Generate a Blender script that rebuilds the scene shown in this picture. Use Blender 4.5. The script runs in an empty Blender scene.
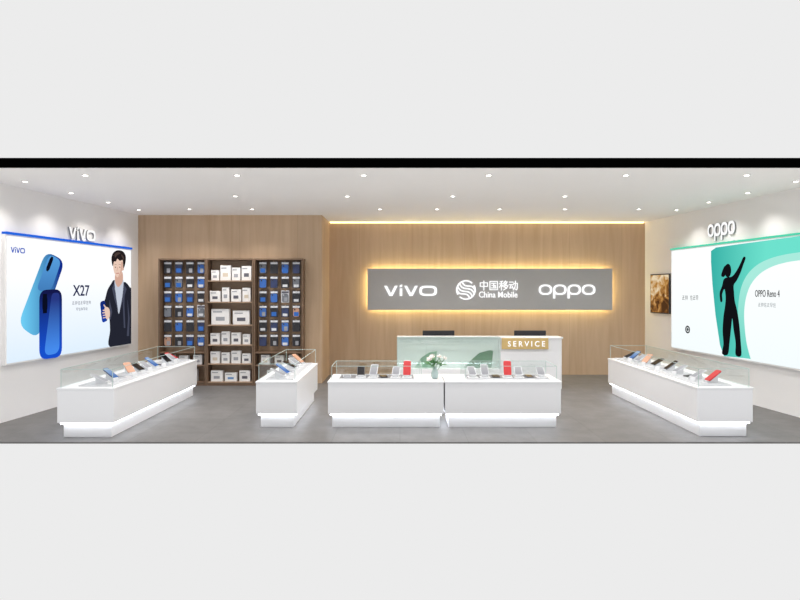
import bpy, bmesh, math, random
from mathutils import Vector, Matrix
random.seed(11)
S = bpy.context.scene; C = S.collection
F = 580.0; EYE = 1.775; HZ = 290.0; CEIL = 3.2
FRONT = 6.775; BACK = 12.16; BACKL = 11.03
PI = math.pi
ORD = ['first','second','third','fourth','fifth','sixth','seventh','eighth','ninth','tenth','eleventh','twelfth']

# ------------------------------------------------------------------ materials
def srgb(r, g, b):
    f = lambda c: (c/255/12.92) if c/255 <= .04045 else ((c/255+.055)/1.055)**2.4
    return (f(r), f(g), f(b), 1)
def newmat(name):
    m = bpy.data.materials.new(name); m.use_nodes = True
    nt = m.node_tree; nt.nodes.clear()
    out = nt.nodes.new('ShaderNodeOutputMaterial')
    return m, nt, out
def mat(name, rgb, rough=.5, metal=0, var=.06, scale=12, spec=.5, glow=0):
    m, nt, out = newmat(name)
    p = nt.nodes.new('ShaderNodeBsdfPrincipled')
    p.inputs['Roughness'].default_value = rough; p.inputs['Metallic'].default_value = metal
    p.inputs['Specular IOR Level'].default_value = spec
    tc = nt.nodes.new('ShaderNodeTexCoord'); n = nt.nodes.new('ShaderNodeTexNoise')
    n.inputs['Scale'].default_value = scale; n.inputs['Detail'].default_value = 3
    r = nt.nodes.new('ShaderNodeValToRGB')
    c = srgb(*rgb)
    r.color_ramp.elements[0].color = tuple(x*(1-var) for x in c[:3])+(1,)
    r.color_ramp.elements[1].color = tuple(min(1, x*(1+var)) for x in c[:3])+(1,)
    nt.links.new(tc.outputs['Object'], n.inputs['Vector']); nt.links.new(n.outputs['Fac'], r.inputs['Fac'])
    nt.links.new(r.outputs['Color'], p.inputs['Base Color']); nt.links.new(p.outputs['BSDF'], out.inputs['Surface'])
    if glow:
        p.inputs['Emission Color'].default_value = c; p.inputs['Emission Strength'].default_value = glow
    return m
def emit(name, rgb, strength=1.0, rgb2=None, axis=1, lo=0, hi=1):
    m, nt, out = newmat(name)
    e = nt.nodes.new('ShaderNodeEmission'); e.inputs['Strength'].default_value = strength
    if rgb2 is None:
        e.inputs['Color'].default_value = srgb(*rgb)
    else:
        tc = nt.nodes.new('ShaderNodeTexCoord'); sx = nt.nodes.new('ShaderNodeSeparateXYZ')
        mr = nt.nodes.new('ShaderNodeMapRange'); mr.inputs[1].default_value = lo; mr.inputs[2].default_value = hi
        r = nt.nodes.new('ShaderNodeValToRGB')
        r.color_ramp.elements[0].color = srgb(*rgb); r.color_ramp.elements[1].color = srgb(*rgb2)
        nt.links.new(tc.outputs['Object'], sx.inputs[0]); nt.links.new(sx.outputs[axis], mr.inputs[0])
        nt.links.new(mr.outputs[0], r.inputs['Fac']); nt.links.new(r.outputs['Color'], e.inputs['Color'])
    nt.links.new(e.outputs[0], out.inputs['Surface'])
    return m
def wood(name, light, dark, seam=1.1):
    m, nt, out = newmat(name)
    p = nt.nodes.new('ShaderNodeBsdfPrincipled'); p.inputs['Roughness'].default_value = .65
    tc = nt.nodes.new('ShaderNodeTexCoord'); mp = nt.nodes.new('ShaderNodeMapping')
    mp.inputs['Scale'].default_value = (4.2, 4.2, .32)
    n = nt.nodes.new('ShaderNodeTexNoise'); n.inputs['Scale'].default_value = 1.5; n.inputs['Detail'].default_value = 7
    n.inputs['Distortion'].default_value = 1.1
    r = nt.nodes.new('ShaderNodeValToRGB')
    r.color_ramp.elements[0].position = .25; r.color_ramp.elements[1].position = .75
    r.color_ramp.elements[0].color = srgb(*dark); r.color_ramp.elements[1].color = srgb(*light)
    sx = nt.nodes.new('ShaderNodeSeparateXYZ')
    ad = nt.nodes.new('ShaderNodeMath'); ad.operation = 'ADD'; ad.inputs[1].default_value = 50.35
    md = nt.nodes.new('ShaderNodeMath'); md.operation = 'MODULO'; md.inputs[1].default_value = seam
    lt = nt.nodes.new('ShaderNodeMath'); lt.operation = 'LESS_THAN'; lt.inputs[1].default_value = .006
    dv = nt.nodes.new('ShaderNodeMath'); dv.operation = 'DIVIDE'; dv.inputs[1].default_value = seam
    fl = nt.nodes.new('ShaderNodeMath'); fl.operation = 'FLOOR'
    wn = nt.nodes.new('ShaderNodeTexWhiteNoise'); wn.noise_dimensions = '1D'
    hm = nt.nodes.new('ShaderNodeMapRange'); hm.inputs[3].default_value = .93; hm.inputs[4].default_value = 1.05
    hv = nt.nodes.new('ShaderNodeHueSaturation')
    mx = nt.nodes.new('ShaderNodeMixRGB'); mx.inputs['Color2'].default_value = tuple(x*.88 for x in srgb(*dark)[:3])+(1,)
    L = nt.links.new
    L(tc.outputs['Object'], mp.inputs[0]); L(mp.outputs[0], n.inputs['Vector']); L(n.outputs['Fac'], r.inputs['Fac'])
    L(tc.outputs['Object'], sx.inputs[0]); L(sx.outputs[0], ad.inputs[0]); L(ad.outputs[0], md.inputs[0]); L(md.outputs[0], lt.inputs[0])
    L(ad.outputs[0], dv.inputs[0]); L(dv.outputs[0], fl.inputs[0]); L(fl.outputs[0], wn.inputs['W']); L(wn.outputs['Value'], hm.inputs[0])
    L(hm.outputs[0], hv.inputs['Value']); L(r.outputs['Color'], hv.inputs['Color'])
    L(lt.outputs[0], mx.inputs['Fac']); L(hv.outputs['Color'], mx.inputs['Color1'])
    L(mx.outputs[0], p.inputs['Base Color']); L(p.outputs[0], out.inputs['Surface'])
    return m
def glass(name):
    m, nt, out = newmat(name)
    t = nt.nodes.new('ShaderNodeBsdfTransparent'); t.inputs[0].default_value = (.955, .98, .972, 1)
    g = nt.nodes.new('ShaderNodeBsdfGlossy'); g.inputs['Roughness'].default_value = .04
    mx = nt.nodes.new('ShaderNodeMixShader'); mx.inputs[0].default_value = .08
    nt.links.new(t.outputs[0], mx.inputs[1]); nt.links.new(g.outputs[0], mx.inputs[2])
    nt.links.new(mx.outputs[0], out.inputs['Surface'])
    return m
def tiles(name):
    m, nt, out = newmat(name)
    p = nt.nodes.new('ShaderNodeBsdfPrincipled'); p.inputs['Roughness'].default_value = .55
    tc = nt.nodes.new('ShaderNodeTexCoord')
    b = nt.nodes.new('ShaderNodeTexBrick'); b.offset = 0
    b.inputs['Color1'].default_value = srgb(110, 108, 107); b.inputs['Color2'].default_value = srgb(105, 103, 102)
    b.inputs['Mortar'].default_value = srgb(94, 92, 91); b.inputs['Scale'].default_value = 1
    b.inputs['Mortar Size'].default_value = .004; b.inputs['Brick Width'].default_value = .8; b.inputs['Row Height'].default_value = .8
    n = nt.nodes.new('ShaderNodeTexNoise'); n.inputs['Scale'].default_value = 3.5; n.inputs['Detail'].default_value = 9; n.inputs['Roughness'].default_value = .7
    mx = nt.nodes.new('ShaderNodeMixRGB'); mx.blend_type = 'OVERLAY'; mx.inputs[0].default_value = .45
    L = nt.links.new
    L(tc.outputs['Object'], b.inputs['Vector']); L(tc.outputs['Object'], n.inputs['Vector'])
    L(b.outputs['Color'], mx.inputs[1]); L(n.outputs['Fac'], mx.inputs[2]); L(mx.outputs[0], p.inputs['Base Color'])
    L(p.outputs[0], out.inputs['Surface'])
    return m
def picture(name):
    m, nt, out = newmat(name)
    e = nt.nodes.new('ShaderNodeEmission'); e.inputs['Strength'].default_value = .85
    tc = nt.nodes.new('ShaderNodeTexCoord'); n = nt.nodes.new('ShaderNodeTexNoise')
    n.inputs['Scale'].default_value = 7; n.inputs['Detail'].default_value = 8; n.inputs['Distortion'].default_value = .8
    sx = nt.nodes.new('ShaderNodeSeparateXYZ')
    ma = nt.nodes.new('ShaderNodeMath'); ma.operation = 'MULTIPLY_ADD'; ma.inputs[1].default_value = .35
    r = nt.nodes.new('ShaderNodeValToRGB'); r.color_ramp.elements[0].position = .45; r.color_ramp.elements[0].color = srgb(88, 58, 34)
    r.color_ramp.elements[1].position = .82; r.color_ramp.elements[1].color = srgb(246, 226, 190)
    for p, c in ((.56, (150, 100, 52)), (.66, (206, 152, 82))):
        a = r.color_ramp.elements.new(p); a.color = srgb(*c)
    L = nt.links.new
    L(tc.outputs['Object'], n.inputs['Vector']); L(tc.outputs['Object'], sx.inputs[0])
    L(sx.outputs[1], ma.inputs[0]); L(n.outputs['Fac'], ma.inputs[2]); L(ma.outputs[0], r.inputs[0])
    L(r.outputs[0], e.inputs[0]); L(e.outputs[0], out.inputs[0])
    return m

M = dict(
    white=mat('white_paint', (242, 240, 239), .7, var=.01, scale=3),
    ceil=mat('ceiling_paint_added_glow', (236, 233, 230), .8, var=.01, scale=3, glow=.1),  # faint emission added to the paint to brighten the ceiling; it is no lamp
    floor=tiles('grey_floor_tile'),
    wood=wood('oak_panel', (206, 179, 150), (188, 159, 129)),
    gloss=mat('white_lacquer', (240, 240, 242), .3, var=.01),
    black=mat('black_paint', (3, 3, 3), 1, var=.2, spec=0),
    darkwood=mat('dark_walnut', (118, 94, 74), .5, var=.12, scale=20),
    midwood=mat('brown_laminate', (160, 134, 110), .5, var=.08, scale=20),
    peg=mat('pegboard_brown', (166, 138, 112), .6, var=.1, scale=30),
    metal=mat('brushed_metal', (200, 200, 204), .35, .6),
    dgrey=mat('dark_grey_plastic', (52, 52, 56), .45), trim=mat('white_trim', (225, 224, 222), .5),
    lgrey=mat('light_grey_acrylic', (215, 217, 220), .5), edge=mat('glass_edge_tint', (188, 206, 201), .4),
    silver=mat('silver_letter', (140, 140, 142), .5, .0), face=emit('letter_face', (255, 255, 255), 1.05),
    signgrey=mat('sign_grey_panel', (174, 173, 173), .5, var=.03),
    gold=mat('gold_plaque', (206, 176, 116), .5, .0),
    glass=glass('clear_glass'),
    led=emit('white_led', (240, 246, 255), 9),
    lamp=emit('lamp_lens', (255, 250, 240), 12),
    warm=emit('warm_led', (255, 236, 170), 11),
    cove=emit('cove_warm_led', (255, 222, 160), 6),
    lit=emit('lit_white_letter', (255, 255, 255), 1.15),
    blueled=emit('blue_led', (36, 100, 215), 1.1),
    greenled=emit('green_led', (80, 200, 165), 1.2),
    postL=emit('poster_pale_blue', (222, 238, 252), 1.03, (253, 254, 255), 1, 0, 1.2),
    postR=emit('poster_white_mint', (243, 251, 252), 1.03, (252, 254, 254), 1, 0, 1.5),
    navyprint=emit('navy_print', (28, 36, 78), 1), blueprint=emit('blue_print', (45, 85, 190), 1),
    phoneA=emit('blue_phone_print', (110, 205, 245), 1, (18, 45, 140), 0, .2, .95), phoneA2=emit('blue_phone_side_print', (16, 40, 116), 1, (90, 165, 230), 1, .3, 1.6),
    phoneB=emit('deep_blue_phone_print', (24, 80, 205), 1, (20, 24, 74), 1, .1, .95), phoneS=emit('phone_shine_print', (70, 140, 238), 1, (40, 56, 130), 1, .1, .85),
    lensp=emit('lens_print', (10, 14, 34), 1),
    skinp=emit('skin_print', (234, 202, 184), 1), skind=emit('skin_shade_print', (212, 170, 152), 1), hairp=emit('hair_print', (36, 30, 32), 1), hairl=emit('hair_light_print', (74, 60, 56), 1), eyep=emit('eye_print', (96, 72, 66), 1), lipp=emit('lip_print', (196, 128, 120), 1), coatp=emit('coat_print', (36, 38, 50), 1),
    coatp2=emit('coat_fold_print', (70, 74, 92), 1), shirtp=emit('shirt_print', (196, 204, 218), 1),
    tealp=emit('teal_print', (110, 226, 206), 1, (0, 158, 152), 0, 2.6, .9), mintp=emit('mint_print', (170, 236, 222), 1, (110, 216, 200), 1, 1.3, .1),
    blackp=emit('black_print', (18, 18, 22), 1), greyp=emit('grey_print', (110, 118, 124), 1),
    pic=picture('brown_gold_picture'),
    leaf=mat('leaf_green', (70, 122, 66), .5, var=.15), dleaf=mat('dark_leaf_green', (88, 134, 104), .4, var=.12), pleaf=mat('pale_leaf_green', (130, 172, 144), .4, var=.1),
    petal=mat('white_petal', (246, 240, 236), .6), vase=mat('vase_ceramic', (176, 196, 194), .15), deskback=mat('pale_green_panel', (222, 232, 228), .2, var=.01),
    screen=mat('black_screen', (14, 15, 20), .12), pblack=mat('black_case', (38, 38, 44), .35), pblue=mat('blue_case', (58, 112, 196), .35),
    pnavy=mat('navy_case', (50, 62, 104), .35), pwhite=mat('white_case', (228, 230, 234), .4), pred=mat('red_case', (190, 36, 40), .35),
    porange=mat('copper_case', (196, 150, 124), .35), pgrey=mat('grey_case', (120, 124, 132), .35), ptray=mat('pale_tray', (190, 192, 196), .4), mtray=mat('mid_grey_tray', (118, 119, 124), .4),
    pack=mat('pack_card', (62, 60, 66), .5, var=.1), box=mat('box_white_card', (240, 238, 236), .6), print_=mat('box_print_grey', (160, 162, 168), .6),
    printd=mat('box_print_dark', (96, 96, 106), .6), printb=mat('box_print_blue', (110, 155, 205), .6), printr=mat('box_print_tan', (214, 200, 180), .6),
    scr1=emit('lit_screen_blue', (70, 120, 200), .8, (180, 210, 245), 1, 0, .15), scr2=emit('lit_screen_pale', (205, 205, 212), .7, (236, 236, 238), 1, 0, .15),
)

# ------------------------------------------------------------------ mesh builder
class MB:
    def __init__(s): s.bm = bmesh.new()
    def box(s, x0, x1, y0, y1, z0, z1, bev=0, seg=1):
        mt = Matrix.Translation(((x0+x1)/2, (y0+y1)/2, (z0+z1)/2)) @ Matrix.Diagonal((abs(x1-x0), abs(y1-y0), abs(z1-z0), 1))
        r = bmesh.ops.create_cube(s.bm, size=1, matrix=mt)
        if bev:
            ed = list({e for v in r['verts'] for e in v.link_edges})
            bmesh.ops.bevel(s.bm, geom=ed, offset=bev, segments=seg, affect='EDGES', profile=.5)
        return s
    def prism(s, pts, w0, w1, ax='w'):
        a = sum(pts[i][0]*pts[(i+1) % len(pts)][1]-pts[(i+1) % len(pts)][0]*pts[i][1] for i in range(len(pts)))
        if a < 0: pts = pts[::-1]
        def mk(p, w):
            if ax == 'w': return (p[0], p[1], w)
            return (w, p[0], p[1])
        lo = [s.bm.verts.new(mk(p, w0)) for p in pts]; hi = [s.bm.verts.new(mk(p, w1)) for p in pts]
        s.bm.faces.new(hi); s.bm.faces.new(lo[::-1])
        n = len(pts)
        for i in range(n):
            s.bm.faces.new((lo[i], lo[(i+1) % n], hi[(i+1) % n], hi[i]))
        return s
    def ring(s, o, i_, w0, w1):
        n = len(o); V = [[s.bm.verts.new((p[0], p[1], w)) for p in q] for q in (o, i_) for w in (w0, w1)]
        ol, oh, il, ih = V
        for k in range(n):
            j = (k+1) % n
            s.bm.faces.new((oh[k], oh[j], ih[j], ih[k])); s.bm.faces.new((ol[j], ol[k], il[k], il[j]))
            s.bm.faces.new((ol[k], ol[j], oh[j], oh[k])); s.bm.faces.new((il[j], il[k], ih[k], ih[j]))
        return s
    def stroke(s, pts, th, w0, w1):
        for a, b in zip(pts, pts[1:]):
            a = Vector(a); b = Vector(b); d = (b-a)
            if d.length < 1e-6: continue
            d.normalize(); n = Vector((-d.y, d.x))*th/2; e = d*th*.5
            s.prism([tuple(a-e-n), tuple(b+e-n), tuple(b+e+n), tuple(a-e+n)], w0, w1)
        return s
    def lathe(s, prof, n=20, cx=0, cy=0, cap=True):
        rings = []
        for r, z in prof:
            rings.append([s.bm.verts.new((cx+r*math.cos(2*PI*k/n), cy+r*math.sin(2*PI*k/n), z)) for k in range(n)])
        for a, b in zip(rings, rings[1:]):
            for k in range(n):
                s.bm.faces.new((a[k], a[(k+1) % n], b[(k+1) % n], b[k]))
        if cap:
            s.bm.faces.new(rings[0][::-1]); s.bm.faces.new(rings[-1])
        return s
    def tube(s, pts, r, n=6):
        pts = [Vector(p) for p in pts]; rings = []
        for i, p in enumerate(pts):
            d = (pts[min(i+1, len(pts)-1)]-pts[max(i-1, 0)]).normalized()
            u = d.orthogonal().normalized(); v = d.cross(u)
            rings.append([s.bm.verts.new(p+u*r*math.cos(2*PI*k/n)+v*r*math.sin(2*PI*k/n)) for k in range(n)])
        for a, b in zip(rings, rings[1:]):
            for k in range(n): s.bm.faces.new((a[k], a[(k+1) % n], b[(k+1) % n], b[k]))
        s.bm.faces.new(rings[0][::-1]); s.bm.faces.new(rings[-1])
        return s
    def build(s, name, m, parent=None, smooth=False):
        bmesh.ops.recalc_face_normals(s.bm, faces=s.bm.faces)
        me = bpy.data.meshes.new(name); s.bm.to_mesh(me); s.bm.free()
        me.materials.append(m)
        if smooth:
            for p in me.polygons: p.use_smooth = True
        o = bpy.data.objects.new(name, me); C.objects.link(o)
        if parent: o.parent = parent
        return o
def tag(o, label, cat, group=None):
    o['label'] = label; o['category'] = cat
    if group: o['group'] = group
    return o
def thing(name, label, cat, loc=(0, 0, 0), rot=(0, 0, 0), group=None, mtx=None):
    o = bpy.data.objects.new(name, None); C.objects.link(o); o.empty_display_size = .1
    if mtx is not None: o.matrix_world = mtx
    else: o.location = loc; o.rotation_euler = rot
    return tag(o, label, cat, group)
def dup(root):
    r = root.copy(); C.objects.link(r)
    for ch in list(root.children):
        c = ch.copy(); C.objects.link(c); c.parent = r
        for g in list(ch.children):
            d = g.copy(); C.objects.link(d); d.parent = c
    return r
PROTO = {}
def make(key, builder, loc, rot, label, cat, group=None, scale=1):
    if key in PROTO: o = dup(PROTO[key])
    else: o = builder(); PROTO[key] = o
    o.location = loc; o.rotation_euler = rot; o.scale = (scale,)*3
    return tag(o, label, cat, group)
def struct(o): o['kind'] = 'structure'; return o

def smooth_pts(pts, n=5):
    out = []; k = len(pts)
    for i in range(k):
        p0, p1, p2, p3 = [Vector(pts[(i+d) % k]) for d in (-1, 0, 1, 2)]
        for j in range(n):
            t = j/n
            out.append(tuple(.5*((2*p1)+(p2-p0)*t+(2*p0-5*p1+4*p2-p3)*t*t+(3*p1-p0-3*p2+p3)*t**3)))
    return out
def round_quad(pts, f=.18, n=5):
    out = []; k = len(pts)
    for i in range(k):
        p, a, b = Vector(pts[i]), Vector(pts[i-1]), Vector(pts[(i+1) % k])
        L = min((a-p).length, (b-p).length)*f*2
        s = p+(a-p).normalized()*L; e = p+(b-p).normalized()*L
        for j in range(n+1):
            t = j/n; out.append(tuple(s*(1-t)**2+p*2*t*(1-t)+e*t*t))
    return out
def super_ring(cx, cy, rx, ry, n=40, e=2.6):
    o = []
    for k in range(n):
        t = 2*PI*k/n; c, s = math.cos(t), math.sin(t)
        o.append((cx+rx*math.copysign(abs(c)**(2/e), c), cy+ry*math.copysign(abs(s)**(2/e), s)))
    return o

# ------------------------------------------------------------------ room shell
KL = .1034
xl = lambda D: -4.98+KL*(D-BACKL)
xr = lambda D: 5.136-KL*(D-BACK)
def plan(name, pts, z0, z1, m):
    return struct(MB().prism(pts, z0, z1).build(name, m))
plan('floor', [(xl(FRONT)-.2, FRONT), (xr(FRONT)+.2, FRONT), (xr(BACK)+.2, BACK+.2), (xl(BACK)-.2, BACK+.2)], -.02, 0, M['floor'])
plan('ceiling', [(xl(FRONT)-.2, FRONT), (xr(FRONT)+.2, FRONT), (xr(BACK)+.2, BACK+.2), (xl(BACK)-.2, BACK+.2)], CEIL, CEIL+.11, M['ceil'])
plan('wall_left', [(xl(FRONT), FRONT), (xl(BACKL), BACKL), (xl(BACKL)-.15, BACKL), (xl(FRONT)-.15, FRONT)], 0, CEIL, M['white'])
plan('wall_right', [(xr(FRONT), FRONT), (xr(BACK), BACK), (xr(BACK)+.15, BACK), (xr(FRONT)+.15, FRONT)], 0, CEIL, M['white'])
XRET = (322-400)*BACKL/F
plan('wall_back', [(XRET, BACK), (xr(BACK)+.15, BACK), (xr(BACK)+.15, BACK+.15), (XRET, BACK+.15)], 0, CEIL, M['wood'])
plan('wall_back_left', [(xl(BACKL)-.15, BACKL), (XRET, BACKL), (XRET, BACK+.15), (xl(BACKL)-.15, BACK+.15)], 0, CEIL, M['wood'])
struct(MB().box(xl(FRONT)-.2, xr(FRONT)+.2, FRONT-.06, FRONT, CEIL, CEIL+.105).build('trim_1', M['black']))

# ------------------------------------------------------------------ wall frames
class Wall:
    def __init__(s, U, O):
        s.U = Vector(U).normalized(); s.Z = Vector((0, 0, 1)); s.N = s.U.cross(s.Z); s.O = Vector(O); s.off = (0, 0)
    def uv(s, px, py, w=0):
        d = Vector(((px-400)/F, 1, -(py-HZ)/F)); cam = Vector((0, 0, EYE))
        t = (w+s.N.dot(s.O)-s.N.dot(cam))/s.N.dot(d)
        P = cam+d*t
        return ((P-s.O).dot(s.U)-s.off[0], P.z-s.off[1])
    def pts(s, L, w=0): return [s.uv(x, y, w) for x, y in L]
    def rect(s, x0, y0, x1, y1, w=0):
        xc, yc = (x0+x1)/2, (y0+y1)/2
        return s.uv(x0, yc, w)[0], s.uv(xc, y1, w)[1], s.uv(x1, yc, w)[0], s.uv(xc, y0, w)[1]
    def thing(s, name, label, cat, px, py, group=None):
        s.off = (0, 0); s.off = s.uv(px, py)
        o = s.O+s.U*s.off[0]+s.Z*s.off[1]
        mt = Matrix((s.U, s.Z, s.N)).transposed().to_4x4(); mt.translation = o
        return thing(name, label, cat, group=group, mtx=mt)
WL = Wall((KL, 1, 0), (xl(BACKL), BACKL, 0))
WR = Wall((KL, -1, 0), (xr(BACK), BACK, 0))
WB = Wall((1, 0, 0), (0, BACK, 0))

# lettering -----------------------------------------------------------
def rr_ring(x0, x1, y0, y1, th, e=3.2):
    cx, cy, rx, ry = (x0+x1)/2, (y0+y1)/2, (x1-x0)/2, (y1-y0)/2
    return (super_ring(cx, cy, rx, ry, e=e), super_ring(cx, cy, rx-th*1.1, ry-th, e=e))
def vee(x): return ([(x, 1), (x+.25, 1), (x+.585, .26), (x+.92, 1), (x+1.17, 1), (x+.72, 0), (x+.45, 0)], None)
VIVO = [[vee(0)], [([(1.33, 0), (1.55, 0), (1.55, .74), (1.33, .74)], None), ([(1.33, .84), (1.55, .92), (1.55, 1.12), (1.33, 1.04)], None)],
        [vee(1.71)], [rr_ring(3.0, 4.5, 0, 1, .2)]]
def pee(x, t=.165): return [rr_ring(x, x+1.25, 0, 1, t, 2.4), ([(x, -.34), (x+t*1.1, -.34), (x+t*1.1, .5), (x, .5)], None)]
def oppo(t): return [[rr_ring(0, 1.25, 0, 1, t, 2.4)], pee(1.36, t), pee(2.72, t), [rr_ring(4.08, 5.33, 0, 1, t, 2.4)]]
def letters(word, r, w0, w1, m, parent, name='letter', face=None):
    allp = [p for L in word for o, i in L for p in o]
    ax, bx = min(p[0] for p in allp), max(p[0] for p in allp); ay, by = min(p[1] for p in allp), max(p[1] for p in allp)
    f = lambda p: (r[0]+(p[0]-ax)/(bx-ax)*(r[2]-r[0]), r[1]+(p[1]-ay)/(by-ay)*(r[3]-r[1]))
    def one(L, a, c, mm, par, nm):
        b = MB()
        for o, i in L:
            if i: b.ring([f(p) for p in o], [f(p) for p in i], a, c)
            else: b.prism([f(p) for p in o], a, c)
        return b.build(nm, mm, par)
    for L in word:
        o = one(L, w0, w1, m, parent, name)
        if face: one(L, w1, w1+.004, face, o, 'lit_face')
def text(body, r, w0, w1, m, parent, name='lettering', weight=.0):
    cu = bpy.data.curves.new('t', 'FONT'); cu.body = body; cu.extrude = .5; cu.offset = weight; cu.resolution_u = 3
    o = bpy.data.objects.new('t', cu); C.objects.link(o)
    bpy.context.view_layer.update()
    me = bpy.data.meshes.new_from_object(o.evaluated_get(bpy.context.evaluated_depsgraph_get()))
    bpy.data.objects.remove(o)
    xs = [v.co.x for v in me.vertices]; ys = [v.co.y for v in me.vertices]
    ax, bx, ay, by = min(xs), max(xs), min(ys), max(ys)
    for v in me.vertices:
        v.co = (r[0]+(v.co.x-ax)/(bx-ax)*(r[2]-r[0]), r[1]+(v.co.y-ay)/(by-ay)*(r[3]-r[1]), w1 if v.co.z > 0 else w0)
    me.name = name; me.materials.clear(); me.materials.append(m)
    ob = bpy.data.objects.new(name, me); C.objects.link(ob); ob.parent = parent
    return ob
HAN = {
 'zhong': [[(1,8),(9,8),(9,4),(1,4),(1,8)], [(5,10),(5,0)]],
 'guo': [[(.8,9.5),(9.2,9.5),(9.2,.3),(.8,.3),(.8,9.5)], [(2.6,7.5),(7.4,7.5)], [(2.9,5),(7.1,5)], [(2.4,2.3),(7.6,2.3)], [(5,7.5),(5,2.3)], [(6.3,4.2),(7.1,3.3)]],
 'yi': [[(4,9.8),(1,9)], [(.4,6.9),(4.6,6.9)], [(2.6,9.3),(2.6,0)], [(2.6,6.5),(.4,3)], [(2.8,5.6),(4.4,4)], [(7,10),(5.2,7.8)], [(6.6,9),(9,9),(7.9,7),(5,5.2)],
        [(6.4,7.6),(7.2,6.9)], [(7.6,5.8),(5.4,3.2)], [(7.2,4.8),(9.7,4.8),(8.3,2),(5,0)], [(6.6,3.2),(7.4,2.4)]],
 'dong': [[(.8,8.8),(4.6,8.8)], [(.3,6),(5,6)], [(2.6,6),(1,2),(4.4,2.6)], [(3.6,4.2),(4.9,1.5)], [(5.2,7.4),(9.4,7.4),(9,1),(8.2,.2),(7,1)], [(7.2,10),(7,5),(6.4,2.5),(4.8,.2)]]}
def hanzi(keys, r, w0, w1, m, parent, th=.9):
    n = len(keys); cw = (r[2]-r[0])/n; h = r[3]-r[1]
    for i, k in enumerate(keys):
        b = MB()
        for st in HAN[k]:
            b.stroke([(r[0]+cw*(i+.04)+p[0]/10*cw*.92, r[1]+p[1]/10*h) for p in st], th/10*h, w0, w1)
        b.build('character', m, parent)
# fine print too small to read in the photo: dense square strokes
DENSE = [[[(1,9),(9,9)],[(1,5.5),(9,5.5)],[(0,1),(10,1)],[(5,9),(5,1)],[(2,5.5),(2,1)]],
         [[(0,8),(4,8)],[(2,10),(2,0)],[(0,4),(4,5)],[(5.5,9),(9.5,9),(9.5,5.5),(5.5,5.5),(5.5,9)],[(5,3),(10,3)],[(7.5,5.5),(7.5,0)]],
         [[(1,10),(9,10),(9,5),(1,5),(1,10)],[(1,7.5),(9,7.5)],[(5,5),(5,0)],[(0,2.5),(10,2.5)]],
         [[(3,10),(0,6)],[(2,7),(2,0)],[(4,8),(10,8)],[(7,10),(7,0)],[(4.5,4),(9.5,4)],[(4,0),(10,0)]]]
def smallprint(wall, rows, w, m, parent, name='small_print'):
    k = 0
    for (x0, y0, x1, y1, n) in rows:
        b = MB()
        r = wall.rect(x0, y0, x1, y1, w); cw = (r[2]-r[0])/n; h = r[3]-r[1]
        for i in range(n):
            for st in DENSE[k % 4]:
                b.stroke([(r[0]+cw*i+cw*.08+p[0]/10*cw*.8, r[1]+p[1]/10*h) for p in st], h*.07, w-.001, w)
            k += 1 + i % 2
        b.build(name, m, parent)

# ------------------------------------------------------------------ left lightbox
T = WL.thing('lightbox_poster', 'large lit pale blue poster with two blue phones and a man in black jacket', 'poster', 7, 363)
W_ = WL.uv(131, 300, .06)[0]; v0 = .5*(WL.uv(7, 363, .06)[1]+WL.uv(131, 344, .06)[1]); v1 = .5*(WL.uv(7, 236, .06)[1]+WL.uv(131, 250, .06)[1])
u0 = WL.uv(7, 300, .06)[0]
w = .064
MB().box(u0-.025, W_+.025, v0-.025, v1+.02, 0, .055, .004).build('frame', M['white'], T)
MB().box(u0, W_, v0, v1, .055, .06).build('poster_face', M['postL'], T)
MB().box(u0-.025, W_+.025, v1+.02, v1+.052, 0, .075, .003).build('header_light', M['blueled'], T)
pa = MB().prism(round_quad(WL.pts([(46, 251), (65, 261), (38, 339), (18, 325)], w), .2), w-.003, w).build('printed_phone', M['phoneA'], T)
MB().prism(round_quad(WL.pts([(49.5, 254), (61.5, 260.5), (51, 291), (36, 291)], w+.002), .2), w, w+.002).build('printed_shine', M['phoneA2'], pa)
MB().prism(round_quad(WL.pts([(51, 256), (54, 257.5), (48.5, 272), (45.5, 270)], w+.004), .4), w+.002, w+.004).build('printed_camera', M['lensp'], pa)
ph = MB().prism(round_quad(WL.pts([(39.5, 290), (62, 289), (62, 357), (39.5, 360)], w+.006), .16), w+.002, w+.006).build('printed_phone', M['phoneB'], T)
MB().prism(round_quad(WL.pts([(52, 293), (59.5, 292.5), (59.5, 353), (44, 356)], w+.008), .2), w+.006, w+.008).build('printed_shine', M['phoneS'], ph)
MB().prism(round_quad(WL.pts([(42.5, 294), (47.5, 293.8), (47.5, 313), (42.5, 313.5)], w+.010), .45), w+.008, w+.010).build('printed_camera', M['lensp'], ph)
letters(VIVO, WL.rect(11, 247, 25, 253, w), w-.003, w, M['blueprint'], T)
text('X27', WL.rect(73, 285, 89.5, 296, w), w-.003, w, M['navyprint'], T, 'lettering', .012)
smallprint(WL, [(72, 301, 91, 304.5, 7), (76, 307.6, 88, 310.4, 5)], w, M['navyprint'], T)
SHX = 1.6
def pp(wall, L, w0, w1, name, m, parent, sm=True, clip=None, dx=0):
    q = wall.pts([(x+dx, y) for x, y in L], w1)
    if sm: q = smooth_pts(q)
    if clip: q = [(min(a, clip), max(c, v0)) for a, c in q]
    return MB().prism(q, w0, w1).build(name, m, parent)
P = lambda L, a, c, nm, m, par: pp(WL, L, a, c, nm, m, par, True, W_, SHX)
coat = P([(112.6,280),(109.5,284),(106,290),(103.6,299),(101,306),(99.4,312),(101,319),(105,321),(107.5,316),(108.6,330),(108.6,347),(132,343),(132,293),(128.5,287.5),(123.5,282),(118,284)], w-.003, w, 'person', M['coatp'], T)
P([(114,279),(113.2,287),(114.6,299),(116.6,312),(118,312),(120.4,299),(121.8,287),(121.2,279)], w, w+.003, 'shirt', M['shirtp'], coat)
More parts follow.
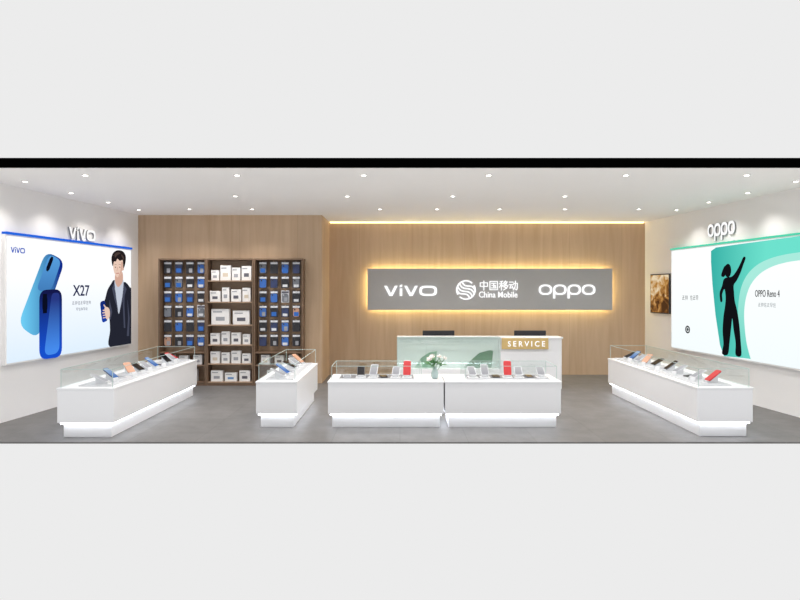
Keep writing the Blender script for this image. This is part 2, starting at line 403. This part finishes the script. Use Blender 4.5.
P([(114.4,273),(113.6,281),(116.6,287),(121,281.5),(120.6,272)], w+.003, w+.006, 'neck', M['skind'], coat)
P([(111.8,262),(112,269),(113.4,274),(116,277.4),(118.8,275),(120.9,269.5),(121.4,262),(119,257),(114,257)], w+.006, w+.009, 'face', M['skinp'], coat)
P([(119.8,262),(121.2,263),(120.6,269.6),(118.6,274.8),(116.6,277.2),(118.6,272),(119.4,267)], w+.009, w+.0095, 'face_shade', M['skind'], coat)
P([(121.4,265.5),(122.4,266),(122.2,269.5),(121,270.5)], w+.006, w+.009, 'ear', M['skind'], coat)
P([(111.2,266),(110,260),(110.6,255),(113,251.6),(117,250.2),(121.6,251.6),(124.2,256.6),(123.6,264),(122,268),(121.6,264),(121,260),(118.5,260.8),(115.8,258.8),(114.4,261.4),(112.4,261.6)], w+.0096, w+.012, 'hair', M['hairp'], coat)
for q in ([(113,254),(116.5,252.2),(119,253.4),(116,255),(113.6,257.4)], [(119.6,254.4),(122,256.6),(122.4,260),(120.6,257.6)]): P(q, w+.012, w+.0128, 'hair_highlight', M['hairl'], coat)
for ex in (114.0, 118.3): MB().prism(super_ring(*WL.uv(ex+SHX, 267.2, w+.012), .016, .009, 10, 2), w+.009, w+.012).build('eye', M['eyep'], coat)
for a, c in (((113.2,264.7),(114.8,264.4)), ((117.4,264.4),(119.1,264.8))): MB().stroke(WL.pts([(a[0]+SHX, a[1]), (c[0]+SHX, c[1])], w+.012), .006, w+.009, w+.012).build('eyebrow', M['eyep'], coat)
MB().stroke(WL.pts([(115+SHX,273.4),(117.2+SHX,273.2)], w+.012), .015, w+.009, w+.012).build('mouth', M['lipp'], coat)
MB().stroke(WL.pts([(116.1+SHX,267.4),(115.5+SHX,270.6)], w+.012), .012, w+.009, w+.012).build('nose', M['skind'], coat)
for q in ([(123,291),(121.4,305),(122.4,328),(123.8,328),(122.8,305)], [(108,300),(110.6,312),(108.8,320),(107.4,314)], [(112.8,282.5),(110.6,288.5),(113,299),(116.8,312),(114.8,298)], [(121.8,283),(125,289),(121.6,300),(117.8,312),(120.6,297)], [(126,300),(126.6,318),(125.4,336),(127.4,336),(128,318)]):
    MB().prism([(min(a, W_), c) for a, c in WL.pts([(x+SHX, y) for x, y in q], w+.003)], w, w+.003).build('jacket_fold', M['coatp2'], coat)
MB().prism(round_quad(WL.pts([(100,302),(105,300),(107,321),(102.4,323)], w+.006), .2), w+.003, w+.006).build('printed_phone', M['phoneB'], T)
b = MB(); hp = lambda L: WL.pts([(x+SHX, y) for x, y in L], w+.009)
b.prism(smooth_pts(hp([(103,309),(105.5,307),(108,310),(108,317),(105,319)])), w+.006, w+.009)
for k in range(4): b.stroke(hp([(106, 310+k*2.4), (101.7-.4*(k == 1), 310.4+k*2.5)]), .02-.002*k, w+.006, w+.009)
b.stroke(hp([(105,308.5),(102.5,305.2)]), .022, w+.006, w+.009)
b.build('hand', M['skinp'], coat)
T = WL.thing('wall_letters', 'four raised letters with white faces on left wall above blue light strip', 'sign', 70, 243)
letters(VIVO, WL.rect(70, 227.5, 96, 240, .04), .0, .026, M['silver'], T, face=M['face'])

# ------------------------------------------------------------------ right lightbox
T = WR.thing('lightbox_poster', 'large lit white poster with teal swoosh and a black dancing silhouette', 'poster', 671, 347)
u0 = WR.uv(671.5, 300, .06)[0]; u1 = WR.uv(803, 300, .06)[0]; v0 = WR.uv(671, 347, .06)[1]; v1 = WR.uv(671, 251, .06)[1]
MB().box(u0-.025, u1+.025, v0-.025, v1+.02, 0, .055, .004).build('frame', M['white'], T)
MB().box(u0, u1, v0, v1, .055, .06).build('poster_face', M['postR'], T)
MB().box(u0-.025, u1+.025, v1+.02, v1+.045, 0, .075, .003).build('header_light', M['greenled'], T)
def clampv(q): return [(min(max(a, u0), u1), min(max(c, v0), v1)) for a, c in q]
def opencurve(L, n=4):
    L = [L[0]]+L+[L[-1]]; out = []
    for i in range(1, len(L)-2):
        p0, p1, p2, p3 = [Vector(x) for x in L[i-1:i+3]]
        for j in range(n):
            t = j/n; out.append(tuple(.5*((2*p1)+(p2-p0)*t+(2*p0-5*p1+4*p2-p3)*t*t+(3*p1-p0-3*p2+p3)*t**3)))
    return out+[L[-1]]
arcA = [(801.5,234),(770,240),(740,244),(716,247.5),(711,251),(711,262),(712.5,285),(715.5,315),(720,345),(724,358)]
arcB = opencurve([(743,358),(739.6,340),(738,322),(738.4,304),(741,288),(747,275),(757,265),(770,258.5),(785,254.5),(801.5,252)])
arcC = opencurve([(801.5,260),(786,262.4),(772,266.6),(760,273.6),(751,284),(746,297),(744,312),(744.6,328),(746.6,344),(750.5,359)])
MB().prism(clampv(WR.pts(arcA+arcB, w)), w-.003, w).build('printed_swoosh', M['tealp'], T)
MB().prism(clampv(WR.pts(arcB+arcC, w)), w-.003, w-.0005).build('printed_swoosh', M['mintp'], T)
fig = MB().prism(smooth_pts(clampv(WR.pts([(726.6,277.5),(723.6,279.6),(722,286),(719.6,293),(720.4,301.5),(722.2,301),(722,294),(724.4,289),(725.6,297),(725,306),(723.4,317),(722.6,331),(723.4,344),(722,353.5),(727.6,354.4),(729.4,342),(731,327),(732.2,318),(733.6,330),(735.6,343),(735.6,354.8),(741,355.4),(740.4,340),(739,324),(737,311),(734.6,301),(733.8,292),(733.6,285),(736.6,280.4),(740.2,273),(743,265),(745.4,258),(743.4,257),(740.4,263.4),(736.4,271),(732,276.4)], w+.004)), 4), w, w+.004).build('person', M['blackp'], T)
MB().prism(super_ring(*WR.uv(727.8, 270.6, w+.006), .08, .112, 20, 2), w+.004, w+.006).build('head', M['blackp'], fig)
MB().prism(smooth_pts(WR.pts([(729,265),(725,265.8),(722.8,269.6),(721.2,275.6),(723.8,276.8),(726.2,273)], w+.008)), w+.006, w+.008).build('hair', M['blackp'], fig)
text('OPPO Reno 4', WR.rect(755, 290, 779.5, 297, w), w-.003, w, M['blackp'], T)
smallprint(WR, [(758, 303, 776, 307, 6)], w, M['greyp'], T)
smallprint(WR, [(682, 295.4, 688, 300, 2), (690, 295.4, 698.5, 300, 3)], w, M['blackp'], T)
b = MB(); cxy = WR.uv(687.5, 329.5, w)
b.ring(super_ring(*cxy, .07, .07, 20, 2), super_ring(*cxy, .045, .045, 20, 2), w-.003, w)
b.prism(super_ring(*cxy, .028, .028, 12, 2), w-.003, w); b.build('emblem', M['blackp'], T)
T = WR.thing('wall_letters', 'four raised letters with white faces on right wall above green light strip', 'sign', 707, 241)
letters(oppo(.2), WR.rect(707, 222.5, 734, 240, .04), .0, .026, M['silver'], T, face=M['face'])
T = WR.thing('wall_picture', 'small brown and gold picture in a thin dark frame on right wall', 'picture', 649, 314)
r = WR.rect(650, 274, 669, 313.5, .05)
MB().box(r[0], r[2], r[1], r[3], 0, .045, .004).build('frame', M['dgrey'], T)
MB().box(r[0]+.02, r[2]-.02, r[1]+.02, r[3]-.02, .045, .05).build('picture_face', M['pic'], T)

# ------------------------------------------------------------------ back sign
T = WB.thing('sign_board', 'wide grey sign panel with white lit letters and warm halo on wood wall', 'sign', 367, 310)
SW = .14
r = WB.rect(367.5, 268.5, 612.5, 310, SW)
MB().box(r[0], r[2], r[1], r[3], .10, SW, .004).build('panel', M['signgrey'], T)
MB().box(r[0]+.05, r[2]-.05, r[1]+.05, r[3]-.05, 0, .10).build('halo_light', M['warm'], T)
letters(VIVO, WB.rect(384, 284.5, 437, 296, SW+.03), SW, SW+.03, M['lit'], T)
letters(oppo(.165), WB.rect(539, 284.5, 595.5, 298.5, SW+.03), SW, SW+.03, M['lit'], T)
hanzi(['zhong', 'guo', 'yi', 'dong'], WB.rect(479, 281, 518.5, 290, SW+.02), SW, SW+.02, M['lit'], T)
text('China Mobile', WB.rect(479, 291.5, 517.5, 297.6, SW+.02), SW, SW+.02, M['lit'], T, weight=.008)
b = MB(); cx, cy = WB.uv(466, 290, SW+.02); R = .19
def rot(p, a=-.6): return (cx+R*(p[0]*math.cos(a)-p[1]*math.sin(a)), cy+R*(p[0]*math.sin(a)+p[1]*math.cos(a)))
for off in (-.52, -.18, .18, .52):
    L = []; hw = math.sqrt(1-off*off)
    for k in range(13):
        t = -1+2*k/12; L.append(rot((t*hw, off+.17*math.sin(t*PI))))
    b.stroke(L, .028, SW, SW+.02)
for c0, c1 in ((1.5, 4.2), (-1.65, 1.05)):
    b.stroke([rot((math.cos(c0+(c1-c0)*k/18), math.sin(c0+(c1-c0)*k/18))) for k in range(19)], .028, SW, SW+.02)
b.build('emblem', M['lit'], T)
tag(MB().box(XRET+.02, xr(BACK)-.03, BACK-.02, BACK, CEIL-.02, CEIL-.003, .003).build('cove_light', M['cove']), 'warm light strip along the top edge of the wood wall behind the sign', 'light strip')

# ------------------------------------------------------------------ accessory shelves
YF = 10.74
def X(px): return (px-400)*YF/F
def unit(x0, x1, kind, label):
    xc = (x0+x1)/2; hw = (x1-x0)/2-.003
    T = thing('display_shelf', label, 'shelf', (xc, YF, 0))
    D = BACKL-YF-.004; H = 2.36
    fm = M['darkwood']
    for s in (-1, 1): MB().box(min(s*hw, s*(hw-.025)), max(s*hw, s*(hw-.025)), 0, D, 0, H, .003).build('side_panel', fm, T)
    MB().box(-hw+.026, hw-.026, D-.02, D, .02, H-.04).build('back_panel', M['peg' if kind == 'peg' else 'midwood'], T)
    MB().box(-hw+.026, hw-.026, 0, D, H-.03, H, .003).build('top_panel', fm, T)
    MB().box(-hw+.026, hw-.026, .02, D-.021, 0, .05, .002).build('plinth', fm, T)
    zs = [.05, .36, .60] if kind == 'peg' else [.05, .386, .738, 1.108, 1.534, 1.93]
    for z in zs: MB().box(-hw+.026, hw-.026, .005, D-.021, z, z+.022, .002).build('shelf', fm if kind == 'peg' else M['midwood'], T)
    if kind == 'peg':
        for i in range(6):
            for j in range(4):
                x = (j-1.5)*.208; z = 2.31-.272*i
                MB().tube([(x, D-.022, z-.016), (x, .07, z-.016), (x, .06, z-.006)], .004, 5).build('hook', M['metal'], T)
    return T
xs = [X(p) for p in (158, 206, 253.5, 303)]
unit(xs[0], xs[1], 'peg', 'brown pegboard display unit of phone cases nearest the left wall')
unit(xs[1], xs[2], 'mid', 'middle wooden shelf unit holding rows of white accessory boxes')
unit(xs[2], xs[3], 'peg', 'brown pegboard display unit of phone cases right of the box shelves')
def flip(b):
    for v in b.bm.verts: v.co = Vector((v.co.x, -v.co.z, v.co.y))
    return b
CASE = {'black': 'pblack', 'blue': 'pblue', 'navy': 'pnavy', 'grey': 'pgrey', 'white': 'pgrey', 'copper': 'porange'}
def pack_builder(col, acc):
    def f():
        T = thing('phone_case_pack', '', 'phone case')
        b = MB().prism(round_quad([(-.074, -.228), (.074, -.228), (.074, 0), (.012, 0), (.012, -.014), (-.012, -.014), (-.012, 0), (-.074, 0)], .04, 2), 0, .006)
        flip(b).build('backing_card', M['pwhite'] if col == 'white' else M['pack'], T)
        b = MB().ring(round_quad([(-.06, -.22), (.06, -.22), (.06, -.06), (-.06, -.06)], .16), round_quad([(-.044, -.102), (-.014, -.102), (-.014, -.072), (-.044, -.072)], .2), .0065, .019)
        flip(b).build('case', M[CASE[col]], T)
        MB().box(-.066, .066, -.009, -.006, -.052, -.016).build('printed_label', M['pwhite'] if col != 'white' else M['printd'], T)
        if acc:
            MB().box(-.045 if acc != 'print_' else -.015, .045, -.021, -.019, -.208, -.16 if acc == 'pwhite' else -.13).build('sticker', M[acc], T)
        return T
    return f
patt = ['black', 'navy', 'black', 'blue', 'black', 'grey', 'black', 'blue', 'navy', 'blue', 'navy', 'black', 'grey', 'black', 'blue', 'white', 'black', 'blue', 'black', 'navy', 'copper', 'black', 'navy', 'blue']
for ui, (a, c, nm) in enumerate(((xs[0], xs[1], 'left pegboard unit'), (xs[2], xs[3], 'right pegboard unit'))):
    for i in range(6):
        for j in range(4):
            col = patt[(i*4+j+ui*5) % 24]; acc = random.choice([None, 'pwhite', 'pwhite', 'print_', 'scr1'])
            make(('pack', col, acc), pack_builder(col, acc), ((a+c)/2+(j-1.5)*.208, YF+.13, 2.31-.272*i), (0, 0, 0),
                 f'{col} phone case pack, {ORD[j]} in {ORD[i]} row of {nm}', 'phone case', 'phone cases hanging on the '+nm)
def box_builder(wd, h, acc):
    def f():
        T = thing('accessory_box', '', 'box')
        MB().box(-wd/2, wd/2, 0, .1, 0, h, .002).build('carton', M['box'], T)
        MB().box(-wd*.25, wd*.25, -.003, 0, h*.25, h*.5).build('printed_front', M[{'grey': 'print_', 'black': 'printd', 'blue': 'printb', 'tan': 'printr'}[acc]], T)
        MB().box(-wd*.4, wd*.1, -.003, 0, h*.78, h*.86).build('printed_band', M['print_'], T)
        return T
    return f
xm = (xs[1]+xs[2])/2
rows = [(1.93, [(.14, .19, 'grey'), (.19, .28, 'tan'), (.15, .24, 'grey'), (.18, .27, 'black')]),
        (1.534, [(.19, .2, 'black'), (.13, .27, 'grey'), (.18, .23, 'black'), (.15, .26, 'tan')]),
        (1.108, [(.33, .29, 'grey'), (.31, .26, 'black')]),
        (.738, [(.17, .21, 'black'), (.15, .24, 'grey'), (.17, .22, 'black'), (.14, .19, 'grey')]),
        (.386, [(.17, .22, 'tan'), (.15, .2, 'grey'), (.17, .23, 'grey'), (.16, .18, 'black')]),
        (.05, [(.22, .2, 'grey'), (.22, .16, 'blue'), (.2, .2, 'black')])]
for ri, (z, L) in enumerate(rows):
    n = len(L); pitch = .78/n
    for j, (wd, h, acc) in enumerate(L):
        make(('box', wd, h, acc), box_builder(wd, h, acc), (xm+(j-(n-1)/2)*pitch, YF+.06, z+.023), (0, 0, 0),
             f'white carton with {acc} print, {ORD[j]} from left on {ORD[ri]} shelf of middle unit', 'box', 'white boxes on the middle shelves')
for a, c, nm in ((xs[0], xs[1], 'left pegboard unit'), (xs[2], xs[3], 'right pegboard unit')):
    for zi, (z, L) in enumerate(((.36, [(.16, .18, 'tan'), (.17, .17, 'black'), (.16, .18, 'grey')]), (.05, [(.2, .2, 'blue'), (.24, .22, 'grey')]))):
        n = len(L)
        for j, (wd, h, acc) in enumerate(L):
            make(('box', wd, h, acc), box_builder(wd, h, acc), ((a+c)/2+(j-(n-1)/2)*.26, YF+.08, z+.023), (0, 0, 0),
                 f'white carton with {acc} print, {ORD[j]} from left on {["upper", "bottom"][zi]} base shelf, {nm}', 'box', 'boxes under the pegboards')

# ------------------------------------------------------------------ display counters
HB = .6; PL = .18
def counter(label, x0, x1, y0, y1, cover=None, back='y1', gh=.22):
    T = thing('display_counter', label, 'counter', ((x0+x1)/2, (y0+y1)/2, 0))
    a, d = (x1-x0)/2, (y1-y0)/2
    MB().box(-a+.05, a-.05, -d+.05, d-.05, 0, PL, .003).build('plinth', M['gloss'], T)
    MB().box(-a, a, -d, d, PL, HB-.025, .006, 2).build('body', M['gloss'], T)
    MB().box(-a-.006, a+.006, -d-.006, d+.006, HB-.025, HB, .004).build('counter_top', M['gloss'], T)
    b = MB(); e = .05
    b.box(-a+e-.025, a-e+.025, -d+e-.025, -d+e-.003, PL-.022, PL-.002); b.box(-a+e-.025, a-e+.025, d-e+.003, d-e+.025, PL-.022, PL-.002)
    b.box(-a+e-.025, -a+e-.003, -d+e, d-e, PL-.022, PL-.002); b.box(a-e+.003, a-e+.025, -d+e, d-e, PL-.022, PL-.002)
    b.build('light_strip', M['led'], T)
    c = cover or (-a+.03, a-.03, -d+.03, d-.03)
    t = .006; z0, z1 = HB, HB+gh
    b = MB()
    if back == 'y1': b.box(c[0], c[1], c[3]-t, c[3], z0, z1)
    elif back == 'x0': b.box(c[0], c[0]+t, c[2], c[3], z0, z1)
    else: b.box(c[1]-t, c[1], c[2], c[3], z0, z1)
    b.build('glass_pane', M['glass'], T)
    b = MB(); q = .003
    for p in (c[0], c[1]):
        for y in (c[2], c[3]): b.box(p-q, p+q, y-q, y+q, z0, z1+q)
    for y in (c[2], c[3]): b.box(c[0], c[1], y-q, y+q, z1-q, z1+q)
    for p in (c[0], c[1]): b.box(p-q, p+q, c[2], c[3], z1-q, z1+q)
    b.build('glass_edge', M['edge'], T)
    return T
counter('long white lit counter standing along the left wall', -4.11, -3.43, 6.95, 9.8, back='x0')
counter('short white lit counter in front of the phone case shelves', -1.853, -1.326, 7.46, 9.33, back='x0')
counter('left half of the central white counter pair, with the flower vase', -.927, .562, 7.46, 8.1, (-.70, .46, -.28, .28), gh=.19)
counter('right half of the central white counter pair facing the service desk', .579, 2.072, 7.46, 8.1, (-.48, .70, -.28, .28), gh=.19)
counter('long white lit counter standing along the right wall', 3.587, 4.26, 7.0, 10.0, back='x1')

COLM = {'black': ('pblack', 'screen'), 'blue': ('pblue', 'scr1'), 'white': ('pwhite', 'scr2'), 'red': ('pred', 'pred'), 'copper': ('porange', 'porange'), 'navy': ('pnavy', 'scr1'), 'silver': ('lgrey', 'scr2'), 'grey': ('pgrey', 'screen')}
def phone_builder(col):
    def f():
        T = thing('mobile_phone', '', 'phone')
        MB().prism(round_quad([(-.039, 0), (.039, 0), (.039, .162), (-.039, .162)], .12), 0, .008).build('body', M[COLM[col][0]], T)
        MB().prism(round_quad([(-.035, .005), (.035, .005), (.035, .157), (-.035, .157)], .1), .008, .0088).build('screen', M[COLM[col][1]], T)
        MB().prism(round_quad([(-.03, .115), (-.012, .115), (-.012, .15), (-.03, .15)], .3), -.002, 0).build('camera', M['screen'], T)
        return T
    return f
RISE = {'L': .045, 'M': .07, 'U': .15}
def stand_builder(k):
    def f():
        T = thing('phone_stand', '', 'stand')
        MB().prism([(-.012, 0), (.1, 0), (.1, .012+RISE[k]), (0, .012), (0, .022), (-.012, .022)], -.03, .03, 'x').build('wedge', M['lgrey'], T)
        MB().box(-.052, .052, -.035, .11, -.004, 0, .001).build('base_plate', M['lgrey'], T)
        return T
    return f
SC = 1.3
def show(x, y, z, rz, spec, idx, where):
    col, k = spec.split('-')
    grp = 'display phones on the counters'
    if k == 'F':
        o = Vector((0, -.02, 0)); o.rotate(Matrix.Rotation(rz, 3, 'Z'))
        make('phone'+col, phone_builder(col), (x+o.x, y+o.y, z+.003), (0, 0, rz), f'{col} phone lying flat, {ORD[idx]} along {where}', 'phone', grp, SC)
        return
    make('stand'+k, stand_builder(k), (x, y, z+.006), (0, 0, rz), f'wedge stand under the {col} phone, {ORD[idx]} along {where}', 'stand', 'wedge phone stands', SC)
    o = Vector((0, .004, .0165))*SC; o.rotate(Matrix.Rotation(rz, 3, 'Z'))
    make('phone'+col, phone_builder(col), (x+o.x, y+o.y, z+o.z+.006), (math.atan2(RISE[k], .1), 0, rz), f'{col} phone on a tilted stand, {ORD[idx]} along {where}', 'phone', grp, SC)
def tray(x0, x1, y0, y1, label, m='dgrey'):
    T = thing('display_tray', label, 'tray', ((x0+x1)/2, (y0+y1)/2, HB))
    a, d = (x1-x0)/2, (y1-y0)/2
    MB().box(-a, a, -d, d, 0, .012, .002).build('mat', M[m], T)
    b = MB(); b.box(-a-.006, a+.006, -d-.006, -d, 0, .018); b.box(-a-.006, a+.006, d, d+.006, 0, .018); b.box(-a-.006, -a, -d, d, 0, .018); b.box(a, a+.006, -d, d, 0, .018)
    b.build('rim', M['lgrey'], T)
def card_builder():
    T = thing('price_card', '', 'card')
    MB().prism([(0, 0), (.03, 0), (.02, .06), (.017, .06)], -.04, .04, 'x').build('holder', M['pwhite'], T)
    return T
tray(-3.90, -3.52, 7.05, 9.7, 'long pale display tray on the left wall counter', 'ptray')
tray(3.67, 4.05, 7.1, 9.9, 'long pale display tray on the right wall counter', 'ptray')
tray(-1.74, -1.40, 7.56, 9.23, 'pale display tray on the short counter', 'ptray')
ZT = HB+.012
rj = lambda a: random.uniform(-a, a)
for i, (y, sp) in enumerate(zip([7.18, 7.44, 7.68, 7.96, 8.2, 8.42, 8.66, 8.92, 9.14, 9.36, 9.58], ['silver-L', 'navy-M', 'white-F', 'copper-M', 'black-L', 'white-L', 'blue-M', 'grey-F', 'black-M', 'white-L', 'red-L'])):
    show(-3.66+rj(.04), y, ZT, PI/2-.35+rj(.4), sp, i, 'the long left counter from its near end')
for y in (7.31, 7.82, 8.31, 8.79, 9.25): make('card', card_builder, (-3.57, y, ZT), (0, 0, PI/2-.3), 'small white price card standing between phones on the long left counter', 'card', 'price cards on the left counter')
for i, (y, sp) in enumerate(zip([7.25, 7.52, 7.78, 8.02, 8.28, 8.52, 8.78, 9.02, 9.28, 9.52, 9.76], ['red-M', 'white-L', 'black-F', 'silver-L', 'grey-M', 'white-F', 'black-L', 'copper-M', 'white-L', 'navy-M', 'black-L'])):
    show(3.81+rj(.04), y, ZT, -PI/2+.35+rj(.4), sp, i, 'the long right counter from its near end')
for y in (7.39, 7.9, 8.4, 8.9, 9.4): make('card', card_builder, (3.72, y, ZT), (0, 0, -PI/2+.3), 'small white price card standing between phones on the long right counter', 'card', 'price cards on the right counter')
for i, (y, sp) in enumerate(zip([7.68, 7.94, 8.22, 8.5, 8.78, 9.06], ['silver-L', 'blue-M', 'white-F', 'black-L', 'white-L', 'copper-M'])):
    show(-1.52, y, ZT, PI/2-.35+rj(.3), sp, i, 'the short counter from its near end')
tray(-.80, .18, 7.6, 7.95, 'grey rimmed tray on the left half of the central counter', 'mtray')
for i, (x, sp) in enumerate(zip([-.70, -.52, -.36, -.21, -.06, .09], ['white-F', 'black-L', 'silver-M', 'black-F', 'white-L', 'red-U'])): show(x, 7.70, ZT, rj(.15), sp, i, 'the left central counter from its left end')
tray(.88, 1.96, 7.6, 7.95, 'grey rimmed tray on the right half of the central counter', 'mtray')
for i, (x, sp) in enumerate(zip([.97, 1.13, 1.28, 1.43, 1.58, 1.73, 1.88], ['white-L', 'silver-M', 'black-F', 'red-U', 'white-L', 'grey-F', 'silver-L'])): show(x, 7.70, ZT, rj(.12), sp, i, 'the right central counter from its left end')

# vase of flowers
vx, vy = .462, 7.70
T = thing('flower_vase', 'small pale vase of white flowers on the central counter', 'vase', (vx, vy, HB))
MB().lathe([(.03, 0), (.046, .02), (.05, .06), (.034, .11), (.025, .135), (.032, .155), (.027, .155), (.02, .135), (.028, .11)], 20, cap=True).build('vessel', M['vase'], T, True)
def flower_builder():
    T = thing('cut_flower', '', 'flower')
    MB().tube([(0, 0, .0), (.003, 0, .1), (0, 0, .2)], .003, 5).build('stem', M['leaf'], T)
    b = MB()
    for k in range(9):
        a = k*2*PI/9; r = .042; e = .2+.6*(k % 2)
        d = Vector((math.cos(a)*math.cos(e), math.sin(a)*math.cos(e), math.sin(e)))
        s = Vector((-math.sin(a), math.cos(a), 0)); c = Vector((0, 0, .2))
        b.bm.faces.new([b.bm.verts.new(p) for p in (c, c+d*r*.6+s*.018, c+d*r+Vector((0, 0, .006)), c+d*r*.6-s*.018)])
    b.build('blossom', M['petal'], T)
    for a, z in ((0.5, .12), (2.6, .14), (4.5, .10)):
        b = MB(); d = Vector((math.cos(a), math.sin(a), .6)); s = Vector((-math.sin(a), math.cos(a), 0)); c = Vector((0, 0, z))
        b.bm.faces.new([b.bm.verts.new(p) for p in (c, c+d*.04+s*.024, c+d*.09, c+d*.04-s*.024)])
        b.build('leaf', M['leaf'], T)
    return T
for k in range(6):
    a = k*2*PI/6; q = .55*(1-.45*(k % 2))
    make('flower', flower_builder, (vx+.009*math.cos(a), vy+.009*math.sin(a), HB+.07), (-q*math.sin(a), q*math.cos(a), k),
         'white flower with green leaves standing in the small pale vase', 'flower', 'flowers in the vase', 1.1)

# ------------------------------------------------------------------ service desk
SY = 10.4; sx0, sx1 = -.054, 2.9; sm = 1.80; zt = .93
T = thing('service_counter', 'white service desk with glass front and gold plaque below the sign', 'counter', ((sx0+sx1)/2, SY, 0))
cx = (sx0+sx1)/2; A = (sx1-sx0)/2; m_ = sm-cx
MB().box(-A, m_, .0, .3, 0, .36, .004).build('body', M['gloss'], T)
MB().box(m_+.002, A, 0, .3, 0, zt-.03, .004).build('front_panel', M['gloss'], T)
MB().box(-A, m_, .18, .3, .361, zt-.031).build('back_panel', M['deskback'], T)
MB().box(m_, A+.02, -.02, .32, zt-.03, zt, .004).build('counter_top', M['gloss'], T)
MB().box(-A, m_-.002, .16, .32, zt-.03, zt, .003).build('ledge', M['gloss'], T)
MB().box(-A, A, .302, .85, .58, .62, .003).build('worktop', M['gloss'], T)
MB().box(-A, A, .302, .8, 0, .579).build('rear_body', M['gloss'], T)
b = MB(); b.box(-A, -A+.008, .0, .158, .362, zt); b.box(-A+.009, m_-.002, .0, .158, zt-.008, zt); b.box(-A+.009, m_-.002, 0, .008, .362, zt-.009)
b.build('glass_front', M['glass'], T)
b = MB(); b.box(-A, m_-.002, -.004, -.0005, zt-.012, zt); b.box(-A, -A+.01, -.004, -.0005, .36, zt-.012); b.box(m_-.012, m_-.002, -.004, -.0005, .36, zt-.012)
b.build('glass_edge', M['edge'], T)
MB().box((501.5-400)*SY/F-cx, (548-400)*SY/F-cx, -.034, -.021, 1.775-(349-290)*SY/F, 1.775-(338-290)*SY/F, .002).build('plaque', M['gold'], T)
sh = lambda p, D=SY: ((p[0]-400)*D/F-cx, 1.775-(p[1]-290)*D/F)
x0, z1 = sh((507.5, 340.9)); x1, z0 = sh((544.5, 346.4))
lt = text('S E R V I C E', (x0, z0, x1, z1), .034, .042, M['lit'], T, 'lettering', .012)
for v in lt.data.vertices: v.co = Vector((v.co.x, -v.co.z, v.co.y))
for q, m in (([(455, 378), (462, 371), (470, 361), (479, 353), (490, 350), (493, 351), (492, 362), (490, 378)], 'dleaf'), ([(410, 378), (415, 367), (421, 358), (429, 352.5), (437, 351), (436, 360), (434, 370), (433, 378)], 'pleaf')):
    flip(MB().prism([sh(p, SY+.18) for p in q], -.176, -.17)).build('green_decal', M[m], T)
def monitor_builder():
    T = thing('desktop_monitor', '', 'monitor')
    MB().box(-.3, .3, -.015, .015, .06, .39, .006).build('housing', M['pblack'], T)
    MB().box(-.28, .28, .015, .017, .08, .37).build('screen', M['screen'], T)
    MB().box(-.03, .03, -.03, -.016, 0.01, .2, .003).build('neck', M['dgrey'], T)
    MB().box(-.12, .12, -.08, .06, 0, .01, .003).build('foot', M['dgrey'], T)
    return T
for px, lab in ((438.5, 'black monitor seen from behind above the glass half of service desk'), (530, 'black monitor seen from behind above the gold plaque')):
    y = 10.95
    make('monitor', monitor_builder, ((px-400)*y/F, y, .621), (0, 0, 0), lab, 'monitor', 'monitors on the service desk')

# ------------------------------------------------------------------ ceiling lights
def light_builder():
    T = thing('ceiling_downlight', '', 'downlight')
    n = 20
    MB().ring([(.043*math.cos(2*PI*k/n), .043*math.sin(2*PI*k/n)) for k in range(n)], [(.031*math.cos(2*PI*k/n), .031*math.sin(2*PI*k/n)) for k in range(n)], -.008, 0).build('trim_ring', M['trim'], T)
    MB().lathe([(.031, -.004), (.031, 0)], n).build('lens', M['lamp'], T)
    return T
rowsL = [('front', 7.19, [-3.9, -2.02, -.45, 1.1, 2.8, 4.3], 98, 125), ('middle', 8.8, [-2.5, -.8, .8, 2.5], 92, 125), ('rear', 10.2, [-3.7, -2.6, -.35, .65, 1.75, 2.9, 4.2], 64, 125)]
def lampat(x, D, pw, ang, blend=.9):
    l = bpy.data.lights.new('downlight_lamp', 'SPOT'); l.energy = pw; l.spot_size = math.radians(ang); l.spot_blend = blend; l.shadow_soft_size = .04; l.color = (1, .97, .935)
    o = bpy.data.objects.new('downlight_lamp', l); C.objects.link(o); o.location = (x, D, CEIL-.03)
for nm, D, xsL, pw, ang in rowsL:
    for i, x in enumerate(xsL):
        make('downlight', light_builder, (x, D, CEIL), (0, 0, 0), f'small round recessed ceiling downlight, {ORD[i]} from left in the {nm} row', 'downlight', 'recessed ceiling downlights')
        lampat(x, D, pw, ang)
for side, fx, s in (('left', xl, 1), ('right', xr, -1)):
    for i, D in enumerate((7.6, 8.5, 9.4, 10.3)):
        x = fx(D)+s*.42
        make('downlight', light_builder, (x, D, CEIL), (0, 0, 0), f'small recessed wall washing downlight, {ORD[i]} from the front along the {side} wall', 'downlight', 'wall washing downlights')
        lampat(x, D, 34, 120, 1)

# ------------------------------------------------------------------ world, camera
wd = bpy.data.worlds.new('world'); S.world = wd; wd.use_nodes = True
bg = wd.node_tree.nodes['Background']; bg.inputs[0].default_value = srgb(236, 236, 236); bg.inputs[1].default_value = 1
cam = bpy.data.cameras.new('camera'); co = bpy.data.objects.new('camera', cam); C.objects.link(co)
co.location = (0, 0, EYE); co.rotation_euler = (PI/2, 0, 0)
cam.sensor_fit = 'HORIZONTAL'; cam.sensor_width = 36; cam.lens = F/800*36; cam.shift_y = -10/800
S.camera = co
S.view_settings.view_transform = 'Standard'; S.view_settings.look = 'None'
